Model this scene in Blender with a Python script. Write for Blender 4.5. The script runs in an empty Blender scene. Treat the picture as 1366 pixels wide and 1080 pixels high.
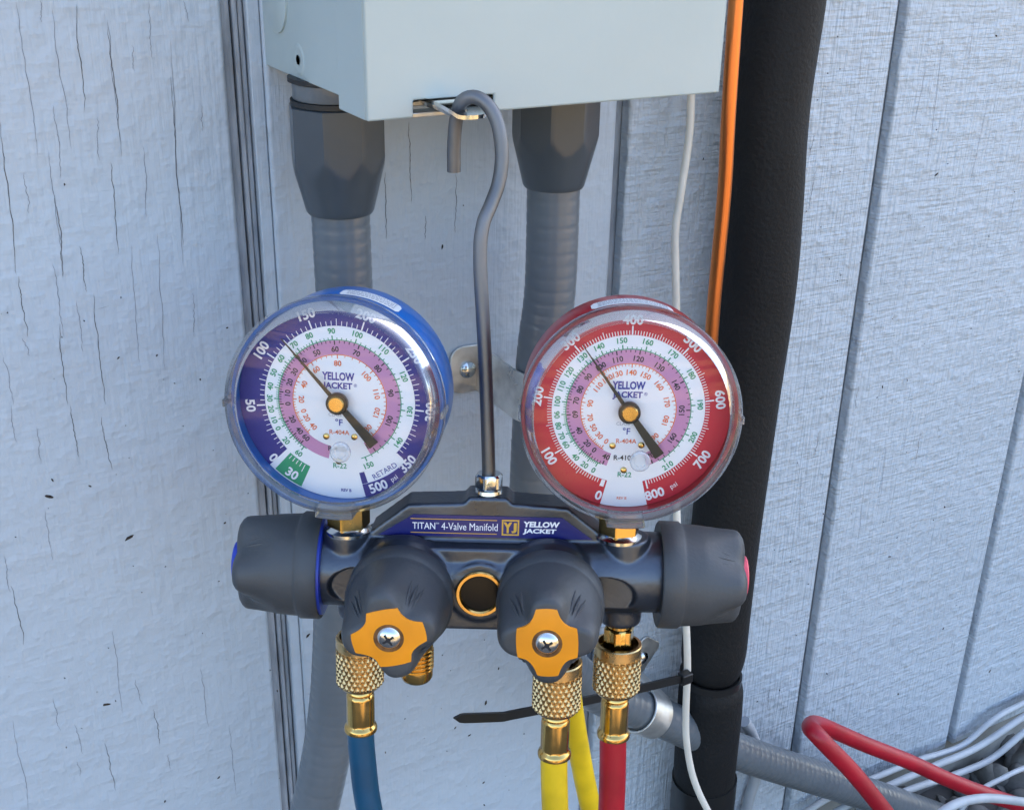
import bpy, bmesh, math, random
from mathutils import Vector, Matrix, Quaternion
random.seed(7)
sc = bpy.context.scene
COL = sc.collection
R = math.radians
CZ = 0.72                      # camera height above the gravel
W = 0.505                      # siding face, distance from the camera along the wall normal
BOXF = 0.388                   # front of the electrical box

# ------------------------------------------------------------------ camera
F = 1582.0                     # focal length for a 1366 px wide frame
RW = ((0.87065751, -0.18561612, 0.45552405),      # rows: world X, Y (into wall), Z from camera right/down/forward
      (-0.49152942, -0.36374352, 0.79125816),
      (0.01882365, -0.91281833, -0.40793181))
cam_data = bpy.data.cameras.new('camera')
cam = bpy.data.objects.new('camera', cam_data)
COL.objects.link(cam)
m = Matrix(((RW[0][0], -RW[0][1], -RW[0][2], 0),
            (RW[1][0], -RW[1][1], -RW[1][2], 0),
            (RW[2][0], -RW[2][1], -RW[2][2], CZ), (0, 0, 0, 1)))
cam.matrix_world = m
cam_data.sensor_width = 36
cam_data.lens = 36 * F / 1366
cam_data.clip_start = 0.01
cam_data.clip_end = 500
sc.camera = cam

# ------------------------------------------------------------------ light
SUN_EL, SUN_AZ = R(48), R(64)
world = bpy.data.worlds.new('World')
sc.world = world
world.use_nodes = True
wn = world.node_tree
for n in list(wn.nodes):
    wn.nodes.remove(n)
sky = wn.nodes.new('ShaderNodeTexSky')
sky.sky_type = 'NISHITA'
sky.sun_disc = False
sky.sun_elevation = SUN_EL
sky.sun_rotation = SUN_AZ
sky.air_density = 1.0
sky.dust_density = 2.0
sky.ozone_density = 1.0
bg = wn.nodes.new('ShaderNodeBackground')
bg.inputs[1].default_value = 0.15
wo = wn.nodes.new('ShaderNodeOutputWorld')
wn.links.new(sky.outputs[0], bg.inputs[0])
wn.links.new(bg.outputs[0], wo.inputs[0])
sun_d = bpy.data.lights.new('sun', 'SUN')
sun_d.energy = 3.2
sun_d.angle = R(0.5)
sun_d.color = (1.0, 0.94, 0.84)
sun = bpy.data.objects.new('sun', sun_d)
COL.objects.link(sun)
s_dir = Vector((math.sin(SUN_AZ) * math.cos(SUN_EL), math.cos(SUN_AZ) * math.cos(SUN_EL), math.sin(SUN_EL)))
sun.rotation_euler = (-s_dir).to_track_quat('-Z', 'Y').to_euler()
sun.location = (0, 3, 6)
vs = sc.view_settings
vs.view_transform = 'Standard'
vs.look = 'None'
vs.gamma = 1
vs.use_curve_mapping = False
vs.exposure = 2.08
sc.cycles.use_denoising = True
sc.cycles.use_adaptive_sampling = True
sc.cycles.adaptive_threshold = 0.02
sc.cycles.max_bounces = 8
sc.cycles.diffuse_bounces = 3
sc.cycles.glossy_bounces = 3
sc.cycles.transmission_bounces = 7
sc.cycles.transparent_max_bounces = 16
sc.cycles.sample_clamp_indirect = 6

# ------------------------------------------------------------------ helpers
def at(px, py, y):
    """place (world) seen in the photograph at px,py that lies y metres from the camera along the wall normal"""
    c = (px - 683.0, py - 540.0, F)
    d = [sum(r[i] * c[i] for i in range(3)) for r in RW]
    t = y / d[1]
    return Vector((d[0] * t, y, d[2] * t + CZ))

def tag(o, label=None, cat=None, group=None, kind=None):
    if label: o['label'] = label
    if cat: o['category'] = cat
    if group: o['group'] = group
    if kind: o['kind'] = kind
    return o

def empty(name, mat=None, loc=None):
    o = bpy.data.objects.new(name, None)
    COL.objects.link(o)
    o.empty_display_size = 0.02
    if mat is not None: o.matrix_world = mat
    if loc is not None: o.location = loc
    return o

def obj(name, vf, mat, parent=None, smooth=35, bevel=None, xf=None):
    v, f = vf
    if xf is not None:
        v = [xf @ Vector(p) for p in v]
    me = bpy.data.meshes.new(name)
    me.from_pydata([tuple(p) for p in v], [], f)
    me.update()
    bm = bmesh.new(); bm.from_mesh(me)
    bmesh.ops.recalc_face_normals(bm, faces=bm.faces)
    bm.to_mesh(me); bm.free()
    me.materials.append(mat)
    if smooth:
        for p in me.polygons: p.use_smooth = True
        me.set_sharp_from_angle(angle=R(smooth))
    o = bpy.data.objects.new(name, me)
    COL.objects.link(o)
    if parent is not None:
        o.parent = parent
    if bevel:
        b = o.modifiers.new('bevel', 'BEVEL')
        b.width = bevel; b.segments = 3; b.limit_method = 'ANGLE'; b.angle_limit = R(40)
        b.harden_normals = False
    return o

def join(*parts):
    V, Fc = [], []
    for v, f in parts:
        n = len(V)
        V += [tuple(p) for p in v]
        Fc += [tuple(i + n for i in q) for q in f]
    return V, Fc

def box(x0, x1, y0, y1, z0, z1):
    v = [(x, y, z) for x in (x0, x1) for y in (y0, y1) for z in (z0, z1)]
    f = [(0, 1, 3, 2), (4, 6, 7, 5), (0, 4, 5, 1), (2, 3, 7, 6), (0, 2, 6, 4), (1, 5, 7, 3)]
    return v, f

def lathe(prof, segs=48, axis='Z', c=(0, 0, 0), rfun=None, closed=False, caps=True):
    """prof: (radius, height) list turned about an axis through c"""
    V, Fc = [], []
    n = len(prof)
    for (r, h) in prof:
        for k in range(segs):
            a = 2 * math.pi * k / segs
            rr = rfun(r, h, a) if rfun else r
            x, y = rr * math.cos(a), rr * math.sin(a)
            p = {'Z': (x, y, h), 'Y': (x, h, y), 'X': (h, x, y)}[axis]
            V.append((p[0] + c[0], p[1] + c[1], p[2] + c[2]))
    m_ = n if closed else n - 1
    for i in range(m_):
        j = (i + 1) % n
        for k in range(segs):
            l = (k + 1) % segs
            Fc.append((i * segs + k, i * segs + l, j * segs + l, j * segs + k))
    if caps and not closed:
        Fc.append(tuple(range(segs)))
        Fc.append(tuple((n - 1) * segs + k for k in reversed(range(segs))))
    return V, Fc

def spline(pts, step):
    pts = [Vector(p) for p in pts]
    P = [2 * pts[0] - pts[1]] + pts + [2 * pts[-1] - pts[-2]]
    out = []
    for i in range(1, len(P) - 2):
        p0, p1, p2, p3 = P[i - 1:i + 3]
        n = max(2, int((p2 - p1).length / step))
        for k in range(n):
            t = k / n
            out.append(0.5 * (2 * p1 + (p2 - p0) * t + (2 * p0 - 5 * p1 + 4 * p2 - p3) * t * t + (3 * p1 - p0 - 3 * p2 + p3) * t ** 3))
    out.append(pts[-1])
    return out

def tube(path, r, segs=20, rfun=None, caps=True):
    V, Fc = [], []
    n = len(path)
    t = (path[1] - path[0]).normalized()
    u = t.orthogonal().normalized()
    s = 0
    for i in range(n):
        t2 = (path[min(i + 1, n - 1)] - path[max(i - 1, 0)]).normalized()
        q = t.rotation_difference(t2)
        u = q @ u
        u = (u - t2 * u.dot(t2)).normalized()
        t = t2
        w = t.cross(u)
        if i: s += (path[i] - path[i - 1]).length
        for k in range(segs):
            a = 2 * math.pi * k / segs
            rr = rfun(s, a) if rfun else r
            V.append(path[i] + u * (rr * math.cos(a)) + w * (rr * math.sin(a)))
    for i in range(n - 1):
        for k in range(segs):
            l = (k + 1) % segs
            Fc.append((i * segs + k, i * segs + l, (i + 1) * segs + l, (i + 1) * segs + k))
    if caps:
        Fc.append(tuple(reversed(range(segs))))
        Fc.append(tuple((n - 1) * segs + k for k in range(segs)))
    return V, Fc

def prism(poly, y0, y1):
    """poly in (x, z), extruded from y0 to y1"""
    n = len(poly)
    V = [(x, y0, z) for x, z in poly] + [(x, y1, z) for x, z in poly]
    Fc = [tuple(range(n)), tuple(reversed(range(n, 2 * n)))]
    for k in range(n):
        l = (k + 1) % n
        Fc.append((k, k + n, l + n, l))
    return V, Fc

def ring(r0, r1, a0, a1, y, n=None):
    """flat arc band in the x,z plane at depth y; angles in degrees"""
    n = n or max(2, int(abs(a1 - a0) / 2.5))
    V, Fc = [], []
    for k in range(n + 1):
        a = R(a0 + (a1 - a0) * k / n)
        V += [(r0 * math.cos(a), y, r0 * math.sin(a)), (r1 * math.cos(a), y, r1 * math.sin(a))]
    for k in range(n):
        Fc.append((2 * k, 2 * k + 1, 2 * k + 3, 2 * k + 2))
    return V, Fc

def scale(vf, s):
    return [(p[0] * s, p[1] * s, p[2] * s) for p in vf[0]], vf[1]

def moved(vf, mx):
    return [tuple(mx @ Vector(p)) for p in vf[0]], vf[1]

# ------------------------------------------------------------------ lettering (built-in font turned to flat mesh)
_glyph = {}
def text_mesh(s, bold=0.0):
    key = (s, bold)
    if key not in _glyph:
        cu = bpy.data.curves.new('lettering', 'FONT')
        cu.body = s
        cu.offset = bold
        cu.resolution_u = 3
        ob = bpy.data.objects.new('lettering', cu)
        COL.objects.link(ob)
        dg = bpy.context.evaluated_depsgraph_get()
        me = bpy.data.meshes.new_from_object(ob.evaluated_get(dg))
        vv = [v.co.copy() for v in me.vertices]
        ff = [tuple(p.vertices) for p in me.polygons]
        bpy.data.objects.remove(ob); bpy.data.curves.remove(cu); bpy.data.meshes.remove(me)
        x0 = min(v.x for v in vv); x1 = max(v.x for v in vv)
        y0 = min(v.y for v in vv); y1 = max(v.y for v in vv)
        vv = [((v.x - (x0 + x1) / 2), (v.y - (y0 + y1) / 2)) for v in vv]
        _glyph[key] = (vv, ff, x1 - x0, y1 - y0)
    return _glyph[key]

def letters(s, x, z, h, rot=0, y=0, w=None, bold=0.0, shear=0.0, wide=1.0):
    """string s centred at x,z with letter height h in the x,z plane at depth y"""
    vv, ff, gw, gh = text_mesh(s, bold)
    k = h / gh
    kx = (w / gw) if w else k * wide
    c, sn = math.cos(R(rot)), math.sin(R(rot))
    out = []
    for a, b in vv:
        a2, b2 = a * kx + b * k * shear, b * k
        out.append((x + a2 * c - b2 * sn, y, z + a2 * sn + b2 * c))
    return out, ff

# ------------------------------------------------------------------ materials
def mat(name, col, rough=0.5, metal=0.0, var=0.0, var_scale=60, bump=0.0, bump_scale=400, spec=0.5, coat=0.0, stretch=None, col2=None, rvar=0.0):
    m_ = bpy.data.materials.new(name)
    m_.use_nodes = True
    nt = m_.node_tree
    b = nt.nodes['Principled BSDF']
    b.inputs['Base Color'].default_value = (*col, 1)
    b.inputs['Roughness'].default_value = rough
    b.inputs['Metallic'].default_value = metal
    b.inputs['Specular IOR Level'].default_value = spec
    b.inputs['Coat Weight'].default_value = coat
    b.inputs['Coat Roughness'].default_value = 0.1
    tc = nt.nodes.new('ShaderNodeTexCoord')
    mp = nt.nodes.new('ShaderNodeMapping')
    nt.links.new(tc.outputs['Object'], mp.inputs[0])
    if stretch: mp.inputs['Scale'].default_value = stretch
    if var or rvar:
        n = nt.nodes.new('ShaderNodeTexNoise')
        n.inputs['Scale'].default_value = var_scale
        n.inputs['Detail'].default_value = 5
        nt.links.new(mp.outputs[0], n.inputs[0])
    if var:
        r = nt.nodes.new('ShaderNodeValToRGB')
        c2 = col2 or tuple(c * (1 - var) for c in col)
        r.color_ramp.elements[0].position = 0.35
        r.color_ramp.elements[1].position = 0.65
        r.color_ramp.elements[0].color = (*c2, 1)
        r.color_ramp.elements[1].color = (*col, 1)
        nt.links.new(n.outputs[0], r.inputs[0])
        nt.links.new(r.outputs[0], b.inputs['Base Color'])
    if rvar:
        mr = nt.nodes.new('ShaderNodeMapRange')
        mr.inputs['To Min'].default_value = rough - rvar
        mr.inputs['To Max'].default_value = rough + rvar
        mr.inputs['From Min'].default_value = 0.3
        mr.inputs['From Max'].default_value = 0.7
        nt.links.new(n.outputs[0], mr.inputs[0])
        nt.links.new(mr.outputs[0], b.inputs['Roughness'])
    if bump:
        n2 = nt.nodes.new('ShaderNodeTexNoise')
        n2.inputs['Scale'].default_value = bump_scale
        n2.inputs['Detail'].default_value = 4
        nt.links.new(mp.outputs[0], n2.inputs[0])
        bp = nt.nodes.new('ShaderNodeBump')
        bp.inputs['Strength'].default_value = bump
        bp.inputs['Distance'].default_value = 0.001
        nt.links.new(n2.outputs[0], bp.inputs['Height'])
        nt.links.new(bp.outputs[0], b.inputs['Normal'])
    return m_

def siding_mat(name, col, blob, saw, grain, power=0.8):
    """painted rough-sawn plywood: brush-filled saw marks across, grain along, blobs of paint"""
    m_ = bpy.data.materials.new(name)
    m_.use_nodes = True
    nt = m_.node_tree
    L = nt.links.new
    b = nt.nodes['Principled BSDF']
    b.inputs['Roughness'].default_value = 0.52
    b.inputs['Specular IOR Level'].default_value = 0.4
    tc = nt.nodes.new('ShaderNodeTexCoord')
    def noise(sx, sy, sz, sc_, det, rough=0.55, dist=0.0):
        mp = nt.nodes.new('ShaderNodeMapping')
        mp.inputs['Scale'].default_value = (sx, sy, sz)
        L(tc.outputs['Object'], mp.inputs[0])
        n = nt.nodes.new('ShaderNodeTexNoise')
        n.inputs['Scale'].default_value = sc_
        n.inputs['Detail'].default_value = det
        n.inputs['Roughness'].default_value = rough
        n.inputs['Distortion'].default_value = dist
        L(mp.outputs[0], n.inputs[0])
        return n.outputs[0]
    def mth(op, a, c):
        n = nt.nodes.new('ShaderNodeMath')
        n.operation = op
        for i, q in enumerate((a, c)):
            if isinstance(q, (int, float)): n.inputs[i].default_value = q
            else: L(q, n.inputs[i])
        return n.outputs[0]
    saw_n = noise(1, 1, 14, 16, 3, 0.62, 0.2)
    saw_f = noise(1, 1, 9, 70, 1)
    gr_n = noise(18, 1, 1, 22, 3, 0.6)
    bl_n = noise(1, 1, 1, 110, 2, 0.5)
    lump = noise(1, 1, 1, 22, 1)
    bl_p = mth('POWER', bl_n, 2.2)
    h = mth('ADD', mth('MULTIPLY', saw_n, saw), mth('MULTIPLY', saw_f, saw * 0.35))
    h = mth('ADD', h, mth('MULTIPLY', gr_n, grain))
    h = mth('ADD', h, mth('MULTIPLY', bl_p, blob))
    h = mth('ADD', h, mth('MULTIPLY', lump, 1.2))
    bp = nt.nodes.new('ShaderNodeBump')
    bp.inputs['Strength'].default_value = power
    bp.inputs['Distance'].default_value = 0.0018
    L(h, bp.inputs['Height'])
    L(bp.outputs[0], b.inputs['Normal'])
    cr = nt.nodes.new('ShaderNodeValToRGB')
    cr.color_ramp.elements[0].position = 0.3
    cr.color_ramp.elements[1].position = 0.7
    cr.color_ramp.elements[0].color = (*[c * 0.93 for c in col], 1)
    cr.color_ramp.elements[1].color = (*col, 1)
    L(noise(1, 1, 1, 7, 3), cr.inputs[0])
    # grimy flecks
    fl = noise(2.2, 1, 1, 150, 2)
    fr = nt.nodes.new('ShaderNodeValToRGB')
    fr.color_ramp.elements[0].position = 0.775
    fr.color_ramp.elements[1].position = 0.80
    fr.color_ramp.elements[0].color = (0, 0, 0, 1)
    fr.color_ramp.elements[1].color = (1, 1, 1, 1)
    L(fl, fr.inputs[0])
    mx = nt.nodes.new('ShaderNodeMix')
    mx.data_type = 'RGBA'
    L(fr.outputs[0], mx.inputs[0])
    L(cr.outputs[0], mx.inputs[6])
    mx.inputs[7].default_value = (0.12, 0.1, 0.08, 1)
    L(mx.outputs[2], b.inputs['Base Color'])
    return m_

def clear_mat(name, tint=(0.99, 0.99, 1.0), gloss=0.04, gain=1.0, milk=0.0):
    """thin clear plastic: see-through with a mirror-like skin"""
    m_ = bpy.data.materials.new(name)
    m_.use_nodes = True
    nt = m_.node_tree
    nt.nodes.remove(nt.nodes['Principled BSDF'])
    out = nt.nodes['Material Output']
    tr = nt.nodes.new('ShaderNodeBsdfTransparent')
    tr.inputs[0].default_value = (*tint, 1)
    gl = nt.nodes.new('ShaderNodeBsdfGlossy')
    gl.inputs['Roughness'].default_value = gloss
    fr = nt.nodes.new('ShaderNodeFresnel')
    fr.inputs[0].default_value = 1.5
    mu = nt.nodes.new('ShaderNodeMath')
    mu.operation = 'MULTIPLY'
    mu.use_clamp = True
    mu.inputs[1].default_value = gain
    nt.links.new(fr.outputs[0], mu.inputs[0])
    mx = nt.nodes.new('ShaderNodeMixShader')
    nt.links.new(mu.outputs[0], mx.inputs[0])
    if milk:
        df = nt.nodes.new('ShaderNodeBsdfDiffuse')
        df.inputs[0].default_value = (0.8, 0.81, 0.83, 1)
        m2 = nt.nodes.new('ShaderNodeMixShader')
        m2.inputs[0].default_value = milk
        nt.links.new(tr.outputs[0], m2.inputs[1]); nt.links.new(df.outputs[0], m2.inputs[2])
        nt.links.new(m2.outputs[0], mx.inputs[1])
    else:
        nt.links.new(tr.outputs[0], mx.inputs[1])
    nt.links.new(gl.outputs[0], mx.inputs[2])
    nt.links.new(mx.outputs[0], out.inputs[0])
    return m_

def glass_mat(name, col=(0.95, 0.96, 0.97), rough=0.04):
    m_ = mat(name, col, rough)
    b = m_.node_tree.nodes['Principled BSDF']
    b.inputs['Transmission Weight'].default_value = 1.0
    b.inputs['IOR'].default_value = 1.49
    return m_

WALLC = (0.475, 0.528, 0.58)
M = dict(
    siding_smooth=siding_mat('siding_paint_thick', WALLC, 2.8, 0.6, 0.9, 0.34),
    siding_rough=siding_mat('siding_paint_rough', WALLC, 3.2, 1.7, 2.4, 0.58),
    groove=mat('groove_paint', (0.37, 0.40, 0.44), 0.6, var=0.35, var_scale=40, stretch=(6, 1, 1), bump=0.6, bump_scale=120),
    crack=mat('bare_crack', (0.09, 0.085, 0.085), 0.9),
    crack_faint=mat('hairline_crack', (0.20, 0.21, 0.24), 0.9),
    speck=mat('dirt_speck', (0.05, 0.035, 0.025), 0.9, var=0.5, var_scale=300),
    concrete=mat('concrete', (0.28, 0.27, 0.25), 0.9, var=0.35, var_scale=25, bump=0.8, bump_scale=90),
    box=mat('enamel_box', (0.425, 0.49, 0.478), 0.34, var=0.07, var_scale=11, bump=0.05, bump_scale=220, coat=0.15),
    dark=mat('shade_black', (0.015, 0.015, 0.017), 0.8),  # near-black standing in for the shade inside hollows
    galv=mat('galvanised', (0.78, 0.77, 0.73), 0.36, 0.8, var=0.35, var_scale=90, rvar=0.12),
    zinc=mat('zinc_plated', (0.72, 0.73, 0.72), 0.18, 1.0, var=0.2, var_scale=120, rvar=0.08),
    rod=mat('steel_rod', (0.25, 0.25, 0.255), 0.55, 1.0, var=0.4, var_scale=70, stretch=(1, 1, 0.25), rvar=0.12, bump=0.15, bump_scale=300),
    rubber_seal=mat('black_seal', (0.012, 0.012, 0.013), 0.5),
    pvc=mat('grey_conduit', (0.14, 0.155, 0.168), 0.28, var=0.12, var_scale=30, bump=0.06, bump_scale=200),
    pvc_dark=mat('grey_gland', (0.066, 0.077, 0.088), 0.28, var=0.12, var_scale=40, bump=0.08, bump_scale=260),
    foam=mat('black_foam', (0.0055, 0.006, 0.007), 0.66, var=0.3, var_scale=40, bump=0.5, bump_scale=420, spec=0.35),
    tie=mat('black_nylon', (0.012, 0.012, 0.012), 0.35),
    copper=mat('copper', (0.76, 0.26, 0.085), 0.30, 1.0, var=0.15, var_scale=30, stretch=(1, 1, 0.2), rvar=0.06),
    wire=mat('white_wire', (0.74, 0.68, 0.58), 0.42, var=0.12, var_scale=60),
    cable=mat('white_cable', (0.46, 0.48, 0.50), 0.42, var=0.2, var_scale=50),
    body=mat('gunmetal_cast', (0.105, 0.118, 0.145), 0.32, 0.8, var=0.3, var_scale=50, bump=0.12, bump_scale=500, rvar=0.06),
    rubber=mat('grey_rubber', (0.060, 0.064, 0.069), 0.50, var=0.25, var_scale=32, bump=0.14, bump_scale=700, rvar=0.06),
    orange=mat('orange_plastic', (0.88, 0.30, 0.008), 0.34, var=0.18, var_scale=60, bump=0.05, bump_scale=300),
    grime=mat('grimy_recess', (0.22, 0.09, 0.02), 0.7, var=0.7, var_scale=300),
    blue_p=mat('blue_plastic', (0.02, 0.05, 0.42), 0.35),
    pink_p=mat('pink_plastic', (0.80, 0.09, 0.14), 0.35),
    brass=mat('brass', (0.74, 0.48, 0.16), 0.20, 1.0, var=0.25, var_scale=90, rvar=0.08),
    brass_k=mat('brass_knurl', (0.72, 0.50, 0.24), 0.30, 1.0, var=0.3, var_scale=120, rvar=0.08),
    black_glass=mat('sight_glass', (0.006, 0.006, 0.006), 0.25, spec=0.25),
    case_blue=mat('case_blue', (0.003, 0.12, 0.44), 0.30, coat=0.3, var=0.08, var_scale=30),
    case_red=mat('case_red', (0.36, 0.004, 0.020), 0.32, coat=0.3, var=0.08, var_scale=30),
    sticker=mat('white_sticker', (0.75, 0.76, 0.77), 0.4),
    ink_grey=mat('grey_ink', (0.35, 0.37, 0.42), 0.6),
    dial=mat('dial_white', (0.86, 0.87, 0.88), 0.45),
    d_blue=mat('dial_blue', (0.012, 0.012, 0.20), 0.4),
    d_red=mat('dial_red', (0.54, 0.003, 0.030), 0.4),
    d_pink=mat('dial_pink', (0.56, 0.25, 0.43), 0.45),
    d_green=mat('ink_green', (0.015, 0.30, 0.13), 0.5),
    d_black=mat('ink_black', (0.02, 0.018, 0.025), 0.5),
    d_orange=mat('ink_orange', (0.80, 0.16, 0.04), 0.5),
    d_navy=mat('ink_navy', (0.025, 0.035, 0.30), 0.5),
    d_white=mat('ink_white', (0.88, 0.85, 0.86), 0.5),
    needle=mat('needle_black', (0.015, 0.014, 0.013), 0.35),
    lens=clear_mat('lens_window', gain=0.7, gloss=0.01),
    lens_rim=clear_mat('lens_rim', (0.93, 0.94, 0.96), 0.06, 0.8, milk=0.04),
    lens_tab=clear_mat('lens_tab', (0.92, 0.93, 0.95), 0.08, 1.3, milk=0.16),
    lens_plug=clear_mat('lens_plug', (0.92, 0.93, 0.95), 0.1, 1.2, milk=0.35),
    decal=mat('label_blue', (0.010, 0.012, 0.125), 0.35, coat=0.1),
    gold=mat('label_gold', (0.72, 0.40, 0.05), 0.4),
    hose_b=mat('hose_blue', (0.003, 0.078, 0.165), 0.42, var=0.3, var_scale=38, bump=0.08, bump_scale=500),
    hose_y=mat('hose_yellow', (0.88, 0.58, 0.010), 0.42, var=0.3, var_scale=38, bump=0.08, bump_scale=500),
    hose_r=mat('hose_red', (0.44, 0.006, 0.020), 0.42, var=0.3, var_scale=38, bump=0.08, bump_scale=500),
    pebble=mat('pebble', (0.20, 0.19, 0.175), 0.9, var=0.6, var_scale=28, bump=0.5, bump_scale=300),
)

# ground: gravel by the wall, unseen dry yard beyond, colours shaped for warm bounce and reflections
def ground_mat():
    m_ = mat('gravel_and_bounce_yard', (0.12, 0.11, 0.10), 0.95, bump=0.6, bump_scale=60)
    nt = m_.node_tree
    L = nt.links.new
    b = nt.nodes['Principled BSDF']
    tc = nt.nodes.new('ShaderNodeTexCoord')
    sp = nt.nodes.new('ShaderNodeSeparateXYZ')
    L(tc.outputs['Object'], sp.inputs[0])
    n = nt.nodes.new('ShaderNodeTexNoise')
    n.inputs['Scale'].default_value = 3
    n.inputs['Detail'].default_value = 8
    L(tc.outputs['Object'], n.inputs[0])
    ad = nt.nodes.new('ShaderNodeMath'); ad.operation = 'ADD'
    L(sp.outputs['Y'], ad.inputs[0]); L(n.outputs[0], ad.inputs[1])
    mr = nt.nodes.new('ShaderNodeMapRange')
    mr.inputs['From Min'].default_value = -0.1
    mr.inputs['From Max'].default_value = -0.9
    L(ad.outputs[0], mr.inputs[0])
    n2 = nt.nodes.new('ShaderNodeTexNoise')
    n2.inputs['Scale'].default_value = 9
    n2.inputs['Detail'].default_value = 8
    L(tc.outputs['Object'], n2.inputs[0])
    r1 = nt.nodes.new('ShaderNodeValToRGB')
    r1.color_ramp.elements[0].color = (0.05, 0.048, 0.045, 1); r1.color_ramp.elements[1].color = (0.16, 0.15, 0.14, 1)
    r2 = nt.nodes.new('ShaderNodeValToRGB')
    r2.color_ramp.elements[0].color = (0.05, 0.055, 0.025, 1); r2.color_ramp.elements[1].color = (0.62, 0.37, 0.13, 1)
    r2.color_ramp.elements[0].position = 0.46; r2.color_ramp.elements[1].position = 0.54
    n3 = nt.nodes.new('ShaderNodeTexNoise')
    n3.inputs['Scale'].default_value = 0.7
    n3.inputs['Detail'].default_value = 8
    L(tc.outputs['Object'], n3.inputs[0])
    L(n2.outputs[0], r1.inputs[0]); L(n3.outputs[0], r2.inputs[0])
    mx = nt.nodes.new('ShaderNodeMix'); mx.data_type = 'RGBA'
    L(mr.outputs[0], mx.inputs[0]); L(r1.outputs[0], mx.inputs[6]); L(r2.outputs[0], mx.inputs[7])
    L(mx.outputs[2], b.inputs['Base Color'])
    return m_

# ------------------------------------------------------------------ setting
g = obj('ground', ([(-60, -90, 0), (60, -90, 0), (60, 30, 0), (-60, 30, 0)], [(0, 1, 2, 3)]), ground_mat(), smooth=0)
tag(g, kind='structure')
SILL = CZ - 0.6626
fd = obj('foundation', box(-3, 4, W + 0.012, W + 0.2, -0.1, SILL + 0.03), M['concrete'], bevel=0.004)
tag(fd, kind='structure')

TOP = 2.75
wall = empty('siding_wall', loc=(0.3, W, SILL))
tag(wall, 'pale blue-grey painted plywood siding with vertical grooves and cracked paint', 'wall')
def wallpart(name, vf, m_, bevel=None, smooth=0):
    v, f = vf
    return obj(name, ([(p[0] - 0.3, p[1] - W, p[2] - SILL) for p in v], f), m_, wall, smooth=smooth, bevel=bevel)
wallpart('backing_sheet', box(-3, 4, W + 0.0085, W + 0.02, SILL, TOP), M['groove'])
edges = [(-0.235, -0.044), (-0.035, 0.1485), (0.1655, 0.3490), (0.3570, 0.5375), (0.5455, 0.7180), (0.7260, 0.9060)]
x = -0.244
while x > -2.6:
    edges.append((x - 0.190, x)); x -= 0.198
x = 0.914
while x < 3.4:
    edges.append((x, x + 0.190)); x += 0.198
for (a, b_) in edges:
    v, f = box(a, b_, W, W + 0.0083, SILL, TOP)
    wallpart('siding_board', (v, f), M['siding_smooth'] if b_ < 0.36 else M['siding_rough'], bevel=0.0016, smooth=40)
# the panel joint left of the box: lapped edge with beads of old paint
for (a, b_, d) in ((0.1487, 0.1532, 0.0042), (0.1540, 0.1562, 0.0034), (0.1567, 0.1590, 0.0046), (0.1597, 0.1653, 0.0018)):
    wallpart('joint_bead', box(a, b_, W + d, W + 0.0084, SILL, TOP), M['groove'] if d > 0.003 else M['siding_smooth'], bevel=0.0007, smooth=40)

def crack_strip(p0, p1, wid, seed, n=30):
    """a jagged split in the paint between two points of the wall face"""
    rnd = random.Random(seed)
    a, b_ = at(*p0, W), at(*p1, W)
    V, Fc = [], []
    off = 0
    for k in range(n + 1):
        t = k / n
        off = off * .92 + rnd.uniform(-1, 1) * 0.00030
        c = a.lerp(b_, t)
        ww = wid * (math.sin(math.pi * min(1, max(0.0, t))) ** 0.4) * rnd.uniform(0.55, 1.0) * 0.5
        cx = c.x + off
        V += [(cx - ww, W - 0.00015, c.z), (cx + ww, W - 0.00015, c.z)]
    for k in range(n):
        Fc.append((2 * k, 2 * k + 1, 2 * k + 3, 2 * k + 2))
    return V, Fc
def cs(l, ox, oy, s):
    return [((ox + a / s, oy + b_ / s), (ox + c / s, oy + d / s)) for a, b_, c, d in l]
dark_cr = cs([(455, 200, 488, 660), (288, 70, 318, 380), (250, 780, 282, 1080), (212, 655, 228, 780), (0, 320, 48, 735), (50, 735, 75, 900), (203, 10, 228, 300),
              (145, 520, 168, 740), (295, 430, 320, 680), (160, 860, 185, 1080)], 0, 0, 2) \
    + cs([(272, 30, 298, 175), (28, 480, 65, 640), (278, 900, 308, 1030), (410, 810, 428, 905), (190, 0, 208, 140)], 0, 540, 2) \
    + cs([(690, 545, 708, 920), (590, 770, 593, 1080), (900, 780, 903, 1050), (770, 970, 768, 1080)], 340, 0, 3.375) \
    + cs([(172, 360, 160, 420), (175, 455, 158, 560)], 1000, 0, 2) + cs([(272, 25, 262, 85), (425, 140, 412, 225), (50, 770, 42, 835), (172, 140, 162, 205)], 1000, 500, 1.863)
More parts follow.
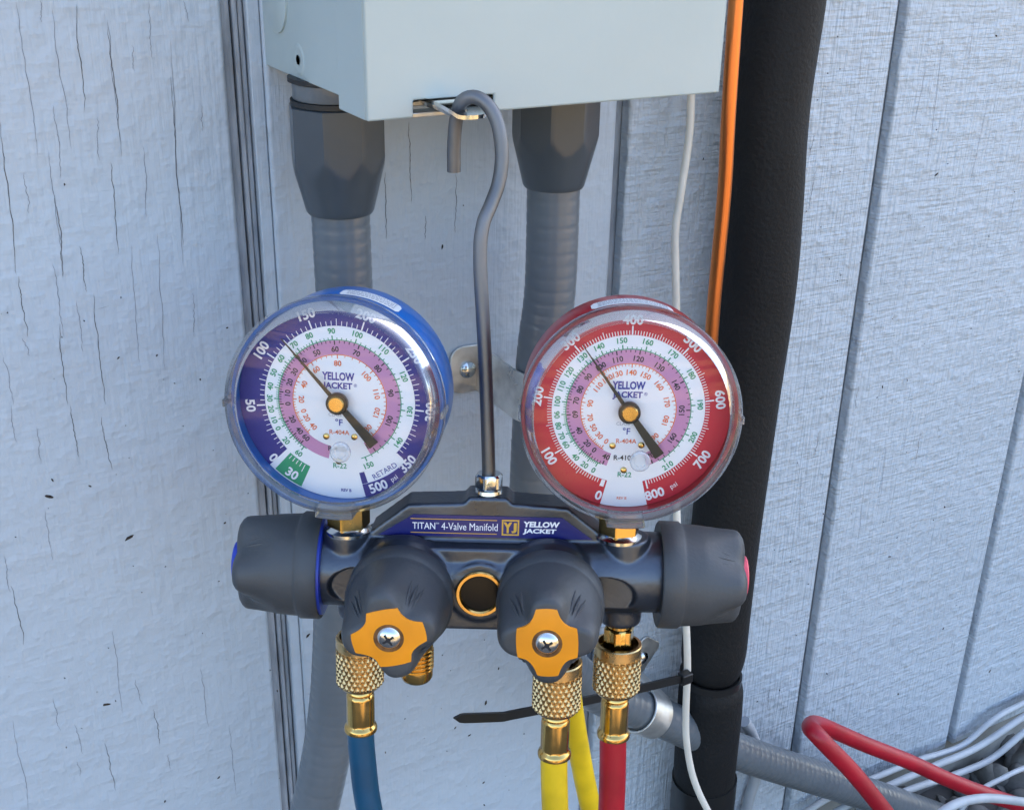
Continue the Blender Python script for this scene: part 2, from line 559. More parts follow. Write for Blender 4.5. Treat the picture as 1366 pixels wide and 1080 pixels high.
faint_cr = cs([(40, 0, 100, 420), (105, 0, 115, 60), (140, 20, 190, 400), (288, 50, 322, 420), (395, 0, 410, 160), (455, 100, 488, 715), (130, 400, 170, 740), (350, 650, 372, 970),
               (418, 620, 443, 990), (140, 700, 170, 900), (145, 280, 165, 480), (205, 800, 222, 940), (10, 950, 35, 1080), (260, 310, 268, 430), (380, 390, 390, 580), (65, 460, 76, 570),
               (535, 280, 537, 350), (515, 780, 522, 900), (60, 900, 78, 950), (490, 0, 497, 60), (355, 120, 360, 190)], 0, 0, 2) \
    + cs([(120, 280, 140, 415), (10, 400, 30, 500), (140, 780, 160, 870), (200, 850, 222, 930), (360, 730, 378, 800), (300, 600, 330, 820), (535, 700, 555, 860), (35, 840, 80, 1080), (30, 0, 45, 100),
          (205, 950, 213, 990), (448, 930, 454, 970), (612, 850, 632, 1040), (95, 60, 108, 160)], 0, 540, 2) \
    + cs([(520, 50, 470, 460), (640, 250, 585, 500), (300, 120, 290, 260), (710, 520, 690, 600), (600, 40, 580, 200), (470, 180, 440, 330)], 1000, 0, 2) \
    + cs([(390, 130, 380, 200), (280, 320, 268, 410), (340, 180, 325, 300), (130, 240, 120, 420)], 1000, 500, 1.863)
parts = [crack_strip(a, b_, 0.00038, i * 3 + 1) for i, (a, b_) in enumerate(dark_cr)]
parts.append(crack_strip((131, 412), (144, 408), 0.0008, 91, 6)); parts.append(crack_strip((138, 484), (150, 482), 0.0006, 92, 6))
tag(wallpart('crack', join(*parts), M['crack']), kind='stuff')
tag(wallpart('hairline', join(*[crack_strip(a, b_, 0.00030, i * 7 + 500) for i, (a, b_) in enumerate(faint_cr)]), M['crack_faint']), kind='stuff')
def fleck(px, py, s, seed):
    rnd = random.Random(seed)
    c = at(px, py, W)
    n = 7
    a0 = rnd.uniform(0, 3.1); el = rnd.uniform(1.2, 3)
    V = [(c.x, W - 0.0007, c.z)]
    for k in range(n):
        a = 2 * math.pi * k / n
        u, v = math.cos(a) * el * rnd.uniform(.6, 1), math.sin(a) * rnd.uniform(.6, 1)
        V.append((c.x + s * (u * math.cos(a0) - v * math.sin(a0)), W - 0.0001, c.z + s * (u * math.sin(a0) + v * math.cos(a0))))
    return V, [(0, 1 + k, 1 + (k + 1) % n) for k in range(n)]
fl = [(65, 662, 1.1), (172, 717, 1.2), (142, 939, 1.0), (411, 847, 1.0), (300, 697, .7), (70, 640, .5), (120, 648, .5), (10, 417, .4), (292, 1036, .6), (220, 1068, .7), (370, 921, .6),
      (648, 937, 1.1), (665, 891, .6), (607, 970, .6), (626, 980, .7), (590, 873, .5), (540, 958, .4), (514, 1003, .4), (645, 1043, .6), (646, 1073, .6), (699, 978, .4),
      (1249, 233, 1.0), (1104, 98, .5), (1187, 742, .9), (1260, 676, .7), (1258, 838, .6), (1198, 925, 1.0), (1103, 898, .7), (1062, 847, .6), (1054, 749, .6), (1245, 693, .5),
      (1176, 1017, .5), (1170, 530, .6), (1177, 516, .7), (1210, 507, .4), (1040, 920, .6), (1320, 895, .8), (1302, 820, .5), (1098, 685, .6), (1010, 935, .6), (590, 329, .7), (655, 259, .5), (618, 274, .4), (740, 185, .4), (938, 212, .5), (1350, 545, .5), (1329, 48, .8), (209, 474, .5), (86, 246, .5), (303, 437, .5), (267, 506, .5), (158, 477, .5), (312, 540, .6)]
rnd = random.Random(3)
fl += [(rnd.uniform(1010, 1366), rnd.uniform(20, 960), rnd.uniform(.15, .4)) for _ in range(70)] + [(rnd.uniform(0, 900), rnd.uniform(380, 1080), rnd.uniform(.12, .32)) for _ in range(80)]
tag(wallpart('dirt_fleck', join(*[fleck(a, b_, s * 0.0009, i) for i, (a, b_, s) in enumerate(fl)]), M['speck']), kind='stuff')

# gravel in the corner
def pebble_mesh(seed):
    rnd = random.Random(seed)
    bm = bmesh.new()
    bmesh.ops.create_icosphere(bm, subdivisions=2, radius=1)
    s = (rnd.uniform(.7, 1.2), rnd.uniform(.7, 1.2), rnd.uniform(.5, .8))
    ph = [rnd.uniform(0, 6) for _ in range(6)]
    for v in bm.verts:
        k = 1 + .16 * math.sin(2.3 * v.co.x + ph[0]) * math.cos(2 * v.co.y + ph[1]) + .12 * math.sin(3.5 * v.co.z + ph[2])
        v.co = Vector((v.co.x * s[0], v.co.y * s[1], v.co.z * s[2])) * k
    bm.verts.ensure_lookup_table()
    vf = ([v.co.copy() for v in bm.verts], [tuple(q.index for q in f.verts) for f in bm.faces])
    bm.free()
    return vf
shapes = [pebble_mesh(i) for i in range(8)]
rnd = random.Random(11)
pp = []
for i in range(1500):
    r = rnd.uniform(0.006, 0.017)
    mx = Matrix.Translation((rnd.uniform(0.45, 1.35), rnd.uniform(0.12, W + 0.01), r * rnd.uniform(0.1, 0.7))) @ Quaternion((rnd.uniform(-.4, .4), rnd.uniform(-.4, .4), rnd.uniform(-1, 1), rnd.uniform(-1, 1))).normalized().to_matrix().to_4x4() @ Matrix.Scale(r, 4)
    pp.append(moved(shapes[i % 8], mx))
gv = obj('gravel', join(*pp), M['pebble'], smooth=60)
tag(gv, 'loose grey gravel on the ground against the foundation', 'gravel', kind='stuff')

# ------------------------------------------------------------------ electrical box
X0, X1 = at(490, 163, BOXF).x, at(960, 122, BOXF).x
ZB = at(490, 163, BOXF).z
BT = CZ + 0.16
bx = empty('disconnect_box', loc=((X0 + X1) / 2, BOXF, ZB))
tag(bx, 'pale grey-green enamelled electrical box fixed to the siding, gauge hook in its slot', 'electrical box')
def bpart(name, vf, m_, bevel=None, smooth=40, parent=None):
    v, f = vf
    c = bx.location
    return obj(name, ([(p[0] - c.x, p[1] - c.y, p[2] - c.z) for p in v], f), m_, parent or bx, smooth=smooth, bevel=bevel)
n0, n1 = at(552, 148, BOXF).x, at(659, 140, BOXF).x
nz = ZB + 0.0062
front = [(X0, ZB), (n0, ZB), (n0, nz), (n1, nz), (n1, ZB), (X1, ZB), (X1, BT), (X0, BT)]
cov = bpart('cover', join(prism(front, BOXF, BOXF + 0.0016)), M['box'], bevel=0.0016)
bpart('cover_flange', box(X0, X0 + 0.0016, BOXF + 0.0018, BOXF + 0.0265, ZB, BT), M['box'], bevel=0.0006)
bpart('cover_flange', box(X1 - 0.0016, X1, BOXF + 0.0018, BOXF + 0.0265, ZB, BT), M['box'], bevel=0.0006)
bpart('cover_lip', box(X0 + 0.002, n0, BOXF + 0.0018, BOXF + 0.012, ZB, ZB + 0.0014), M['box'], bevel=0.0005)
bpart('cover_lip', box(n1, X1 - 0.002, BOXF + 0.0018, BOXF + 0.012, ZB, ZB + 0.0014), M['box'], bevel=0.0005)
bpart('cover_lip', box(n0 + 0.0002, n1 - 0.0002, BOXF + 0.003, BOXF + 0.010, ZB - 0.0006, ZB + 0.0012), M['galv'], bevel=0.0004)
bb = ZB + 0.0035
bpart('box_body', join(box(X0 + 0.0032, X0 + 0.0046, BOXF + 0.004, W - 0.0003, bb, BT), box(X1 - 0.0036, X1 - 0.002, BOXF + 0.004, W - 0.0003, bb, BT),
                       box(X0 + 0.0047, X1 - 0.0037, BOXF + 0.012, W - 0.0003, bb, bb + 0.0016), box(X0 + 0.002, X1 - 0.002, BOXF + 0.0, W - 0.0003, BT + 0.0002, BT + 0.002)), M['box'], bevel=0.0006)
bpart('box_bar', box(n0 - 0.01, n1 + 0.01, BOXF + 0.0075, BOXF + 0.0095, ZB + 0.0026, ZB + 0.0044), M['galv'], bevel=0.0004)
bpart('shade_sheet', box(X0 + 0.004, X1 - 0.004, BOXF + 0.014, BOXF + 0.018, bb + 0.002, BT - 0.01), M['dark'])  # added sheet, paints the shade of the hollow box behind the slot
# dimple with a hole, and a knockout, on the left side
def side_disc(px, py, r, prof, m_, name):
    p = at(px, py, 1.0) - Vector((0, 0, CZ))
    t = (X0 + 0.0032) / p.x
    yy, zz = p.y * t, p.z * t + CZ
    return bpart(name, lathe([(a, b_) for a, b_ in prof], 32, 'X', (X0 + 0.0032, yy, zz)), m_)
side_disc(399, 80, 1, [(0.0065, 0.0001), (0.0052, -0.0004), (0.004, -0.0002), (0.0028, -0.0002)], M['box'], 'dimple')
side_disc(399, 80, 1, [(0.0019, -0.0006), (0.0003, -0.0006)], M['dark'], 'screw_hole')
side_disc(368, -2, 1, [(0.0135, 0.0002), (0.0135, -0.0009), (0.0125, -0.0012), (0.001, -0.0012)], M['box'], 'knockout')
# padlock tab sticking out of the slot
tabp = bx
hole_p = at(609, 147, 0.3790)
tz = hole_p.z
TABR = 0.0098
tc_ = (hole_p.x + 0.0015, hole_p.y + 0.001)
def tab():
    V, Fc = [], []
    hole = 0.0040; hc = (hole_p.x, hole_p.y)
    n = 40
    for k in range(n):
        a = 2 * math.pi * k / n
        c, s = math.cos(a), math.sin(a)
        ox, oy = tc_[0] + TABR * c, tc_[1] + 0.0125 * s
        if s > 0: oy = tc_[1] + 0.017 * min(1, s * 2.5)
        bend = 0.0035 * max(0, (-c - 0.55) / 0.45)
        V += [(ox, oy, tz + bend), (hc[0] + hole * c, hc[1] + hole * s, tz), (ox, oy, tz + bend - 0.0014), (hc[0] + hole * c, hc[1] + hole * s, tz - 0.0014)]
    for k in range(n):
        a, b_ = 4 * k, 4 * ((k + 1) % n)
        Fc += [(a, b_, b_ + 1, a + 1), (a + 2, a + 3, b_ + 3, b_ + 2), (a, a + 2, b_ + 2, b_), (a + 1, b_ + 1, b_ + 3, a + 3)]
    return V, Fc
bpart('padlock_tab', tab(), M['zinc'], smooth=40)

# ------------------------------------------------------------------ flexible conduits with gland connectors
CY = 0.465
CR = 0.0125
def conduit_r(s, a):
    ph = (s / 0.0062) % 1.0
    return CR * (1 - 0.022 * max(0, 1 - abs(ph - 0.5) * 7))
def gland(axis_x, axis_y, zt, zb, root):
    def rf(r, h, a):
        seg = math.pi / 4
        b_ = (a + seg / 2 + 0.25) % seg - seg / 2
        octr = 0.0186 / math.cos(b_)
        return min(r, octr)
    L_ = zt - zb
    prof = [(0.0175, zt), (0.0205, zt - 0.0005)]
    for k in range(25):
        t = k / 24
        h = zt - 0.001 - t * (L_ - 0.002)
        r = 0.0206 if t < 0.42 else 0.0206 - (t - 0.42) / 0.58 * 0.0062
        prof.append((r, h))
    prof += [(0.0138, zb), (0.0125, zb - 0.0002)]
    o = obj('gland_nut', lathe(prof, 96, 'Z', (axis_x, axis_y, 0), rf), M['pvc_dark'], root, smooth=24)
    obj('seal_ring', lathe([(0.0186, zt + 0.0002), (0.0186, zt + 0.0022), (0.015, zt + 0.0022)], 48, 'Z', (axis_x, axis_y, 0)), M['rubber_seal'], root)
    obj('connector_neck', lathe([(0.0172, zt + 0.0024), (0.0176, zt + 0.003), (0.0176, zt + 0.0088), (0.0165, zt + 0.0092)], 48, 'Z', (axis_x, axis_y, 0)), M['pvc'], root)
    obj('seal_ring', lathe([(0.0192, zt + 0.0094), (0.0192, zt + 0.0112), (0.015, zt + 0.0112)], 48, 'Z', (axis_x, axis_y, 0)), M['rubber_seal'], root)
lx = at(452, 230, CY).x; rx = at(740, 200, CY).x
lt, lb = at(440, 152, CY - 0.02).z, at(455, 293, CY - 0.0125).z
root = empty('flexible_conduit')
tag(root, 'grey ribbed flexible conduit running down behind the blue gauge from the box', 'conduit')
gland(lx, CY, lt, lb, root)
path = spline([(lx, CY, lb + 0.004), (lx, CY, lb - 0.06), at(455, 500, CY), at(455, 660, CY), at(452, 830, CY), at(444, 950, CY), at(424, 1060, CY), at(395, 1170, CY)], 0.0011)
obj('conduit_tube', tube(path, CR, 32, conduit_r), M['pvc'], root, smooth=60)
root2 = empty('flexible_conduit')
tag(root2, 'grey ribbed flexible conduit behind the red gauge, bending away right along the wall', 'conduit')
gland(rx, CY, lt, lb, root2)
path2 = spline([(rx, CY, lb + 0.004), (rx, CY, lb - 0.05), at(722, 480, CY), at(712, 640, CY), at(709, 760, CY), at(730, 850, CY), at(790, 918, CY + .008), at(885, 958, CY + .012), at(990, 1004, CY + .012), at(1100, 1040, CY + .012), at(1230, 1083, CY + .008), at(1420, 1150, CY)], 0.0011)
obj('conduit_tube', tube(path2, CR, 32, conduit_r), M['pvc'], root2, smooth=60)

# straps holding the right conduit
def nearest(path, p):
    i = min(range(len(path)), key=lambda k: (path[k] - p).length)
    return path[i], (path[min(i + 4, len(path) - 1)] - path[max(i - 4, 0)]).normalized()
def strap(label, px, py, m_, flip, earlen, wid):
    """one-hole strap: a band arched over the conduit and a flat ear screwed to the siding"""
    c, t = nearest(path2, at(px, py, CY))
    t = Vector((t.x, 0, t.z)).normalized()
    out = Vector((0, -1, 0))
    s = t.cross(out).normalized() * flip         # towards the ear
    root = empty('conduit_strap', loc=Vector((c.x, W, c.z)))
    tag(root, label, 'strap')
    r = CR + 0.0012
    depth = W - c.y - 0.0006
    prof = []
    for k in range(25):
        a = math.pi * k / 24
        prof.append((math.cos(a) * r, math.sin(a) * r))
    prof = [(r, -depth)] + prof + [(-r, -min(depth, 0.004))]
    full = [(r + earlen, -depth), (r + 0.002, -depth)] + prof[1:]
    th = 0.0014
    def sheet(pr, w0, w1, wfun=None):
        V, Fc = [], []
        n = len(pr)
        for i, (u, v) in enumerate(pr):
            a, b_ = Vector(pr[max(i - 1, 0)]), Vector(pr[min(i + 1, n - 1)])
            d = (b_ - a).normalized(); nr = Vector((-d.y, d.x))
            for side in (0, 1):
                q = Vector((u, v)) - nr * th * side
                for ww in (w0, w1):
                    V.append(c + s * q.x + out * q.y + t * ww - root.location)
        for i in range(n - 1):
            a, b_ = 4 * i, 4 * i + 4
            Fc += [(a, b_, b_ + 1, a + 1), (a + 2, a + 3, b_ + 3, b_ + 2), (a, a + 2, b_ + 2, b_), (a + 1, b_ + 1, b_ + 3, a + 3)]
        Fc += [(0, 1, 3, 2), (4 * n - 4, 4 * n - 2, 4 * n - 1, 4 * n - 3)]
        return V, Fc
    obj('band', sheet(prof, -wid, wid), m_, root, smooth=40, bevel=0.0005)
    # the ear, rounded at its free end
    V, Fc = [], []
    poly = [(r - 0.0005, -wid)]
    cr_ = wid * .5
    for q in (-1, 1):
        for k in range(7):
            a = R(15 * k) if q < 0 else R(90 - 15 * k)
            poly.append((r + earlen - cr_ + cr_ * math.sin(a), q * (wid - cr_ + cr_ * math.cos(a))))
    poly.append((r - 0.0005, wid))
    n = len(poly)
    for lay in (0, 1):
        for (u, ww) in poly:
            V.append(c + s * u + out * (-depth + th * lay) + t * ww - root.location)
    Fc = [tuple(range(n)), tuple(reversed(range(n, 2 * n)))] + [(k, k + n, (k + 1) % n + n, (k + 1) % n) for k in range(n)]
    obj('ear', (V, Fc), m_, root, smooth=30, bevel=0.0004)
    sc_ = c + s * (r + earlen * .42) + out * (-depth + th) - root.location
    V, Fc = lathe([(0.0046, 0), (0.0044, -0.0014), (0.003, -0.0026), (0.0005, -0.003)], 20, 'Y', tuple(sc_))
    obj('screw', (V, Fc), M['zinc'], root)
    return root
strap('galvanised one-hole strap on the siding behind the hook rod', 711, 522, M['galv'], 1, 0.0165, 0.0128)
strap('shiny galvanised strap on the conduit bend beside the black insulation', 880, 957, M['galv'], -1, 0.024, 0.0085)

# ------------------------------------------------------------------ insulated line, copper line, wires, cable tie
IY = 0.478
ins = empty('insulated_pipe')
tag(ins, 'thick black foam-insulated pipe running down the siding right of the red gauge', 'pipe')
IR = 0.0208
up = spline([at(1056, -120, IY), at(1046, 0, IY), at(1027, 148, IY), at(1018, 289, IY), at(1009, 400, IY), at(990, 540, IY), at(970, 690, IY), at(955, 840, IY), at(948, 897, IY)], 0.004)
tot = sum((up[i + 1] - up[i]).length for i in range(len(up) - 1))
def up_r(s, a):
    e = tot - s
    k = 1 - 0.16 * max(0, 1 - e / 0.022) ** 2
    if e < 0.004: k -= 0.05 * (1 - e / 0.004)
    return IR * k * (1 + 0.012 * math.sin(s * 40 + 1) + 0.008 * math.sin(a * 2 + s * 20))
obj('foam_sleeve', tube(up, IR, 40, up_r), M['foam'], ins, smooth=60)
lo = spline([at(949, 903, IY), at(946, 950, IY), at(940, 1020, IY), at(935, 1100, IY), at(930, 1180, IY)], 0.003)
def lo_r(s, a):
    k = 1 - 0.14 * max(0, 1 - s / 0.012) ** 2
    return IR * 1.0 * k * (1 + 0.01 * math.sin(s * 55) + 0.008 * math.sin(a * 3 + 1))
obj('foam_sleeve', tube(lo, IR, 40, lo_r), M['foam'], ins, smooth=60)
tp = spline([at(939, 1034, IY), at(935, 1100, IY), at(930, 1180, IY)], 0.004)
obj('tape_wrap', tube(tp, IR, 40, lambda s, a: IR * (1.045 + 0.02 * math.sin(3 * a + s * 70))), M['tie'], ins, smooth=60)

cp = empty('copper_pipe')
obj_c = obj('copper_pipe', tube(spline([at(990, -90, 0.452), at(982, 0, 0.452), at(972, 150, 0.452), at(966, 260, 0.453), at(952, 410, 0.455), at(945, 520, 0.457), at(941, 585, 0.459)], 0.006), 0.0036, 24), M['copper'])
bpy.data.objects.remove(cp)
tag(obj_c, 'thin bare orange copper pipe beside the black insulated pipe', 'pipe')
obj_w = obj('control_wire', tube(spline([at(925, 60, 0.49), at(922, 130, 0.49), at(919, 185, 0.488), at(908, 260, 0.484), at(901, 310, 0.482), at(902, 400, 0.476), at(904, 540, 0.465), at(903, 690, 0.455), at(913, 800, 0.446), at(917, 880, 0.4435), at(915, 948, 0.443), at(916, 990, 0.441), at(925, 1037, 0.438), at(944, 1080, 0.434), at(975, 1130, 0.43)], 0.003), 0.0021, 16), M['wire'])
tag(obj_w, 'single white wire hanging from the box, tied to the black insulation', 'wire')

# cable tie
tie = empty('cable_tie', loc=at(948, 900, IY))
tag(tie, 'black nylon cable tie round the insulation with a long pointed tail', 'cable tie')
tl = tie.location
c0 = at(948, 900, IY)
tdir = (up[-1] - up[-3]).normalized()
def band(rr, wid, th):
    u = tdir.orthogonal().normalized(); w_ = tdir.cross(u)
    V, Fc = [], []
    n = 40
    for k in range(n):
        a = 2 * math.pi * k / n
        d = u * math.cos(a) + w_ * math.sin(a)
        for (r_, h) in ((rr, -wid), (rr + th, -wid), (rr + th, wid), (rr, wid)):
            V.append(c0 + d * r_ + tdir * h - tl)
    for k in range(n):
        a, b_ = 4 * k, 4 * ((k + 1) % n)
        for i in range(4):
            j = (i + 1) % 4
            Fc.append((a + i, a + j, b_ + j, b_ + i))
    return V, Fc
obj('loop', band(IR * 0.90, 0.0024, 0.0013), M['tie'], tie, smooth=40)
wireloop = at(917, 905, 0.4435)
def head(p, s):
    return [(q[0] * s[0] + p.x - tl.x, q[1] * s[1] + p.y - tl.y, q[2] * s[2] + p.z - tl.z) for q in box(-1, 1, -1, 1, -1, 1)[0]], box(0, 1, 0, 1, 0, 1)[1]
obj('head', head(at(914, 903, 0.4395), (0.0036, 0.0030, 0.0034)), M['tie'], tie, bevel=0.0008)
tail = spline([at(918, 904, 0.441), at(900, 907, 0.438), at(840, 921, 0.430), at(771, 936, 0.423), at(690, 951.5, 0.418), at(675, 954.5, 0.4175), at(668, 955.5, 0.417), at(640, 956.5, 0.416), at(606, 957.5, 0.414)], 0.003)
def strip(path, wid, th):
    V, Fc = [], []
    n = len(path)
    for i, p in enumerate(path):
        t = (path[min(i + 1, n - 1)] - path[max(i - 1, 0)]).normalized()
        up_ = Vector((0, 0.1, 1)); up_ = (up_ - t * up_.dot(t)).normalized()
        nn = t.cross(up_)
        e = (path[-1] - p).length
        ww = wid * min(1, 0.15 + e / 0.005)
        for (a, b_) in ((-ww, -th), (ww, -th), (ww, th), (-ww, th)):
            V.append(p + up_ * a + nn * b_ - tl)
    for i in range(n - 1):
        a, b_ = 4 * i, 4 * i + 4
        for k in range(4):
            l = (k + 1) % 4
            Fc.append((a + k, a + l, b_ + l, b_ + k))
    Fc += [(0, 3, 2, 1), (4 * n - 4, 4 * n - 3, 4 * n - 2, 4 * n - 1)]
    return V, Fc
obj('tail', strip(tail, 0.0024, 0.0008), M['tie'], tie, smooth=40)

# ------------------------------------------------------------------ loose hose and cables on the ground
HR = 0.0054
o = obj('charging_hose', tube(spline([at(1240, 1160, 0.385), at(1178, 1079, 0.405), at(1138, 1030, 0.417), at(1106, 997, 0.425), at(1089, 979, 0.431), at(1081, 970, 0.440), at(1085, 965, 0.450), at(1098, 968, 0.4575), at(1119, 977, 0.459), at(1156, 993, 0.457), at(1212, 1015, 0.450), at(1267, 1040, 0.441), at(1320, 1060, 0.433), at(1420, 1092, 0.42)], 0.002), 0.0057, 24), M['hose_r'])
tag(o, 'red hose bent into a sharp loop above the gravel at lower right', 'hose')
cab = [
    ('white_cable', [(1430, 905), (1366, 937), (1327, 958), (1286, 992), (1253, 1005), (1225, 1013), (1171, 1035), (1120, 1056), (1070, 1085)], 0.494, 0.0025, 'uppermost white cable lying along the foot of the siding', 'cable'),
    ('white_cable', [(1430, 917), (1366, 955), (1304, 996), (1249, 1020), (1193, 1044), (1130, 1074), (1080, 1105)], 0.486, 0.0029, 'middle white cable of the three along the foot of the siding', 'cable'),
    ('white_cable', [(1430, 925), (1366, 976), (1323, 1011), (1278, 1031), (1215, 1052), (1150, 1080), (1100, 1110)], 0.478, 0.0028, 'lowest white cable of the three above the gravel', 'cable'),
    ('thin_wire', [(1430, 1003), (1366, 1024), (1336, 1038), (1310, 1052), (1285, 1075), (1270, 1110)], 0.455, 0.0021, 'thin white wire over the gravel near the red hose', 'wire'),
    ('white_cable', [(1440, 1100), (1400, 1076), (1366, 1069), (1315, 1064), (1275, 1072), (1240, 1095)], 0.405, 0.0033, 'thick white cable curving through the bottom right corner', 'cable'),
    ('grey_cable', [(993, 962), (1000, 972), (1010, 1000), (1008, 1035), (1000, 1062), (990, 1100)], 0.499, 0.0040, 'pale grey cable hanging behind the conduit right of the insulation', 'cable'),
]
for (nm, pts, yy, rr, lab, cat) in cab:
    o = obj(nm, tube(spline([at(a, b_, yy) for a, b_ in pts], 0.004), rr, 14), M['cable'])
    tag(o, lab, cat, 'cables along the foot of the wall' if nm == 'white_cable' else None)

# ------------------------------------------------------------------ manifold gauge set (own frame, millimetres)
ux = Vector((0.8657466, -0.50046664, -0.00399556))
uy = Vector((0.49502845, 0.85746001, -0.14038934))
uz = Vector((0.07368621, 0.11956368, 0.99008831))
O = Vector((0.18535581, 0.33822778, -0.24009033 + CZ))
MF = Matrix(((ux.x, uy.x, uz.x, O.x), (ux.y, uy.y, uz.y, O.y), (ux.z, uy.z, uz.z, O.z), (0, 0, 0, 1)))
mani = empty('manifold_gauge_set', MF)
tag(mani, 'four-valve refrigerant manifold with blue and red gauges hanging from a hook', 'gauge manifold')
MM = 0.001
def part(name, vf, m_, parent=None, smooth=35, bevel=None):
    return obj(name, scale(vf, MM), m_, parent if parent is not None else mani, smooth, bevel)

# cast body, fused and softened
KX = (-31.0, 23.0)
fin = [(-46, 8), (-43, 16.5), (-29.5, 27.3), (-9, 28.2), (-7, 30.5), (7, 30.5), (9, 28.4), (29.5, 27.3), (43.5, 16), (46, 8)]
body_parts = [lathe([(14.2, -66), (15.2, -64.5), (15.4, -50), (15.0, -20), (15.0, 20), (15.4, 50), (15.2, 65), (14.2, 66.5)], 64, 'X'),
              prism(fin, -6.5, 8), prism([(-28, -19.5), (20, -19.5), (22, -12), (16, 13), (-22, 13), (-30, -12)], -13.0, 11)]
for k in KX:
    body_parts.append(lathe([(19.5, -8), (19.0, -13), (16.5, -19), (15, -22)], 48, 'Y', (k, 0, -3.0)))
body_parts.append(lathe([(11.5, 2), (11.5, -14.6)], 48, 'Y', (-2.3, 0, -3.6)))
for (px_, yy) in ((-48.8, 0), (-26.7, 0), (27.2, -14), (51.2, 0)):
    body_parts.append(lathe([(8.5, -8), (8.2, -19.5), (7.2, -20.8)], 32, 'Z', (px_, yy, 0)))
for gx in (-52.5, 51.5):
    body_parts.append(lathe([(8.8, 6), (8.8, 15.6), (8.4, 16.4)], 40, 'Z', (gx, -4, 0)))
body = part('body', join(*body_parts), M['body'], smooth=0)
md = body.modifiers.new('fuse', 'REMESH'); md.mode = 'VOXEL'; md.voxel_size = 0.00055; md.use_smooth_shade = True
ms = body.modifiers.new('soften', 'SMOOTH'); ms.iterations = 7; ms.factor = 0.6
dg = bpy.context.evaluated_depsgraph_get()
me2 = bpy.data.meshes.new_from_object(body.evaluated_get(dg))
body.modifiers.clear()
for v in me2.vertices:                        # oval flats pressed into the bar, and the shallow frame round the label
    p = v.co
    for (cx, cz, rx_, rz_) in ((-47, -3.0, 11.5, 8.2), (44, -4.5, 11.5, 8.2)):
        if p.y < -0.004:
            q = ((p.x * 1000 - cx) / rx_) ** 2 + ((p.z * 1000 - cz) / rz_) ** 2
            if q < 1:
                k = min(1, (1 - q) / 0.16)
                tgt = max(p.y, -0.0118)
                p.y = p.y * (1 - k) + tgt * k
body.data = me2
for p in me2.polygons: p.use_smooth = True
me2.materials.clear(); me2.materials.append(M['body'])

# label on the fin
FY = -6.62
lab_poly = [(-40.5, 15.2), (-27.5, 23.6), (27.5, 23.6), (39.0, 15.2)]
lab = part('label', prism(lab_poly, FY - 0.25, FY + 0.4), M['decal'], smooth=0)
LZ = 19.3
def lpart(name, vf, m_): return part(name, vf, m_, lab, smooth=0)
ly = FY - 0.32
lpart('label_lettering', join(letters('TITAN', -23.6, LZ, 2.6, y=ly, wide=.80, bold=.006), letters('4-Valve Manifold', -6.7, LZ, 2.9, y=ly, w=20.8, bold=.0), letters('TM', -18.6, LZ + 1.0, 0.6, y=ly),
                              letters('YELLOW', 19.8, LZ + 1.5, 2.3, y=ly, w=13.4, bold=.045, shear=.12), letters('JACKET', 19.2, LZ - 1.35, 2.3, y=ly, w=12.2, bold=.045, shear=.12)), M['d_white'])
lb_ = []
for zz in (LZ + 2.7, LZ - 2.7):
    lb_.append(prism([(-28.5, zz - .13), (3.4, zz - .13), (3.4, zz + .13), (-28.5, zz + .13)], ly, ly + 0.2))
bx0, bx1, bz0, bz1 = 5.2, 11.6, LZ - 3.1, LZ + 3.1
for (a, b_, c, d) in ((bx0, bx1, bz0, bz0 + .55), (bx0, bx1, bz1 - .55, bz1), (bx0, bx0 + .55, bz0 + .6, bz1 - .6), (bx1 - .55, bx1, bz0 + .6, bz1 - .6)):
    lb_.append(prism([(a, c), (b_, c), (b_, d), (a, d)], ly, ly + 0.2))
lb_ += [letters('Y', 7.4, LZ, 4.3, y=ly, w=3.3, bold=.05), letters('J', 9.75, LZ - .1, 4.0, y=ly, w=1.9, bold=.05)]
lpart('label_gold_print', join(*lb_), M['gold'])

# sight glass
sg = part('sight_glass', lathe([(8.9, -13.5), (8.9, -16.0), (8.5, -16.5), (7.5, -16.5), (7.0, -15.9), (7.0, -14.9)], 64, 'Y', (-2.3, 0, -3.6)), M['brass'])
part('glass', lathe([(7.5, -15.1), (6.4, -15.2), (0.2, -15.3)], 8, 'Y', (-2.3, 0, -3.6)), M['black_glass'], sg, smooth=20)

# valve knobs
def knob_geo(L_, R0, rot, deep, edge, ct):
    """rubber hand knob along +h: round skirt, four finger scallops towards its face"""
    prof = [(R0 - 1.6, 0.4), (R0 - 0.5, 0), (R0, 0.5), (R0, 7.8), (R0 - 0.7, 8.7)]
    n = 22
    for k in range(n + 1):
        t = k / n
        h = 9.2 + t * (L_ - 9.2)
        r = R0 - 0.9 - 1.5 * t - edge * max(0, (t - ct) / (1 - ct)) ** 2.4
        prof.append((r, h))
    prof += [(prof[-1][0] - 1.6, L_ + 0.45), (prof[-1][0] - 4.0, L_ + 0.5), (2.0, L_ + 0.4)]
    def rf(r, h, a):
        t = max(0, (h - L_ * 0.36) / (L_ * 0.64))
        t = max(0, (t - .22) / .78) if deep < 6.2 else t
        d = (0.5 - 0.5 * math.cos(4 * (a - rot))) ** 1.35
        return r - deep * d * (t ** 1.15) * min(1, r / 9)
    return lathe(prof, 120, 'Z', (0, 0, 0), rf)
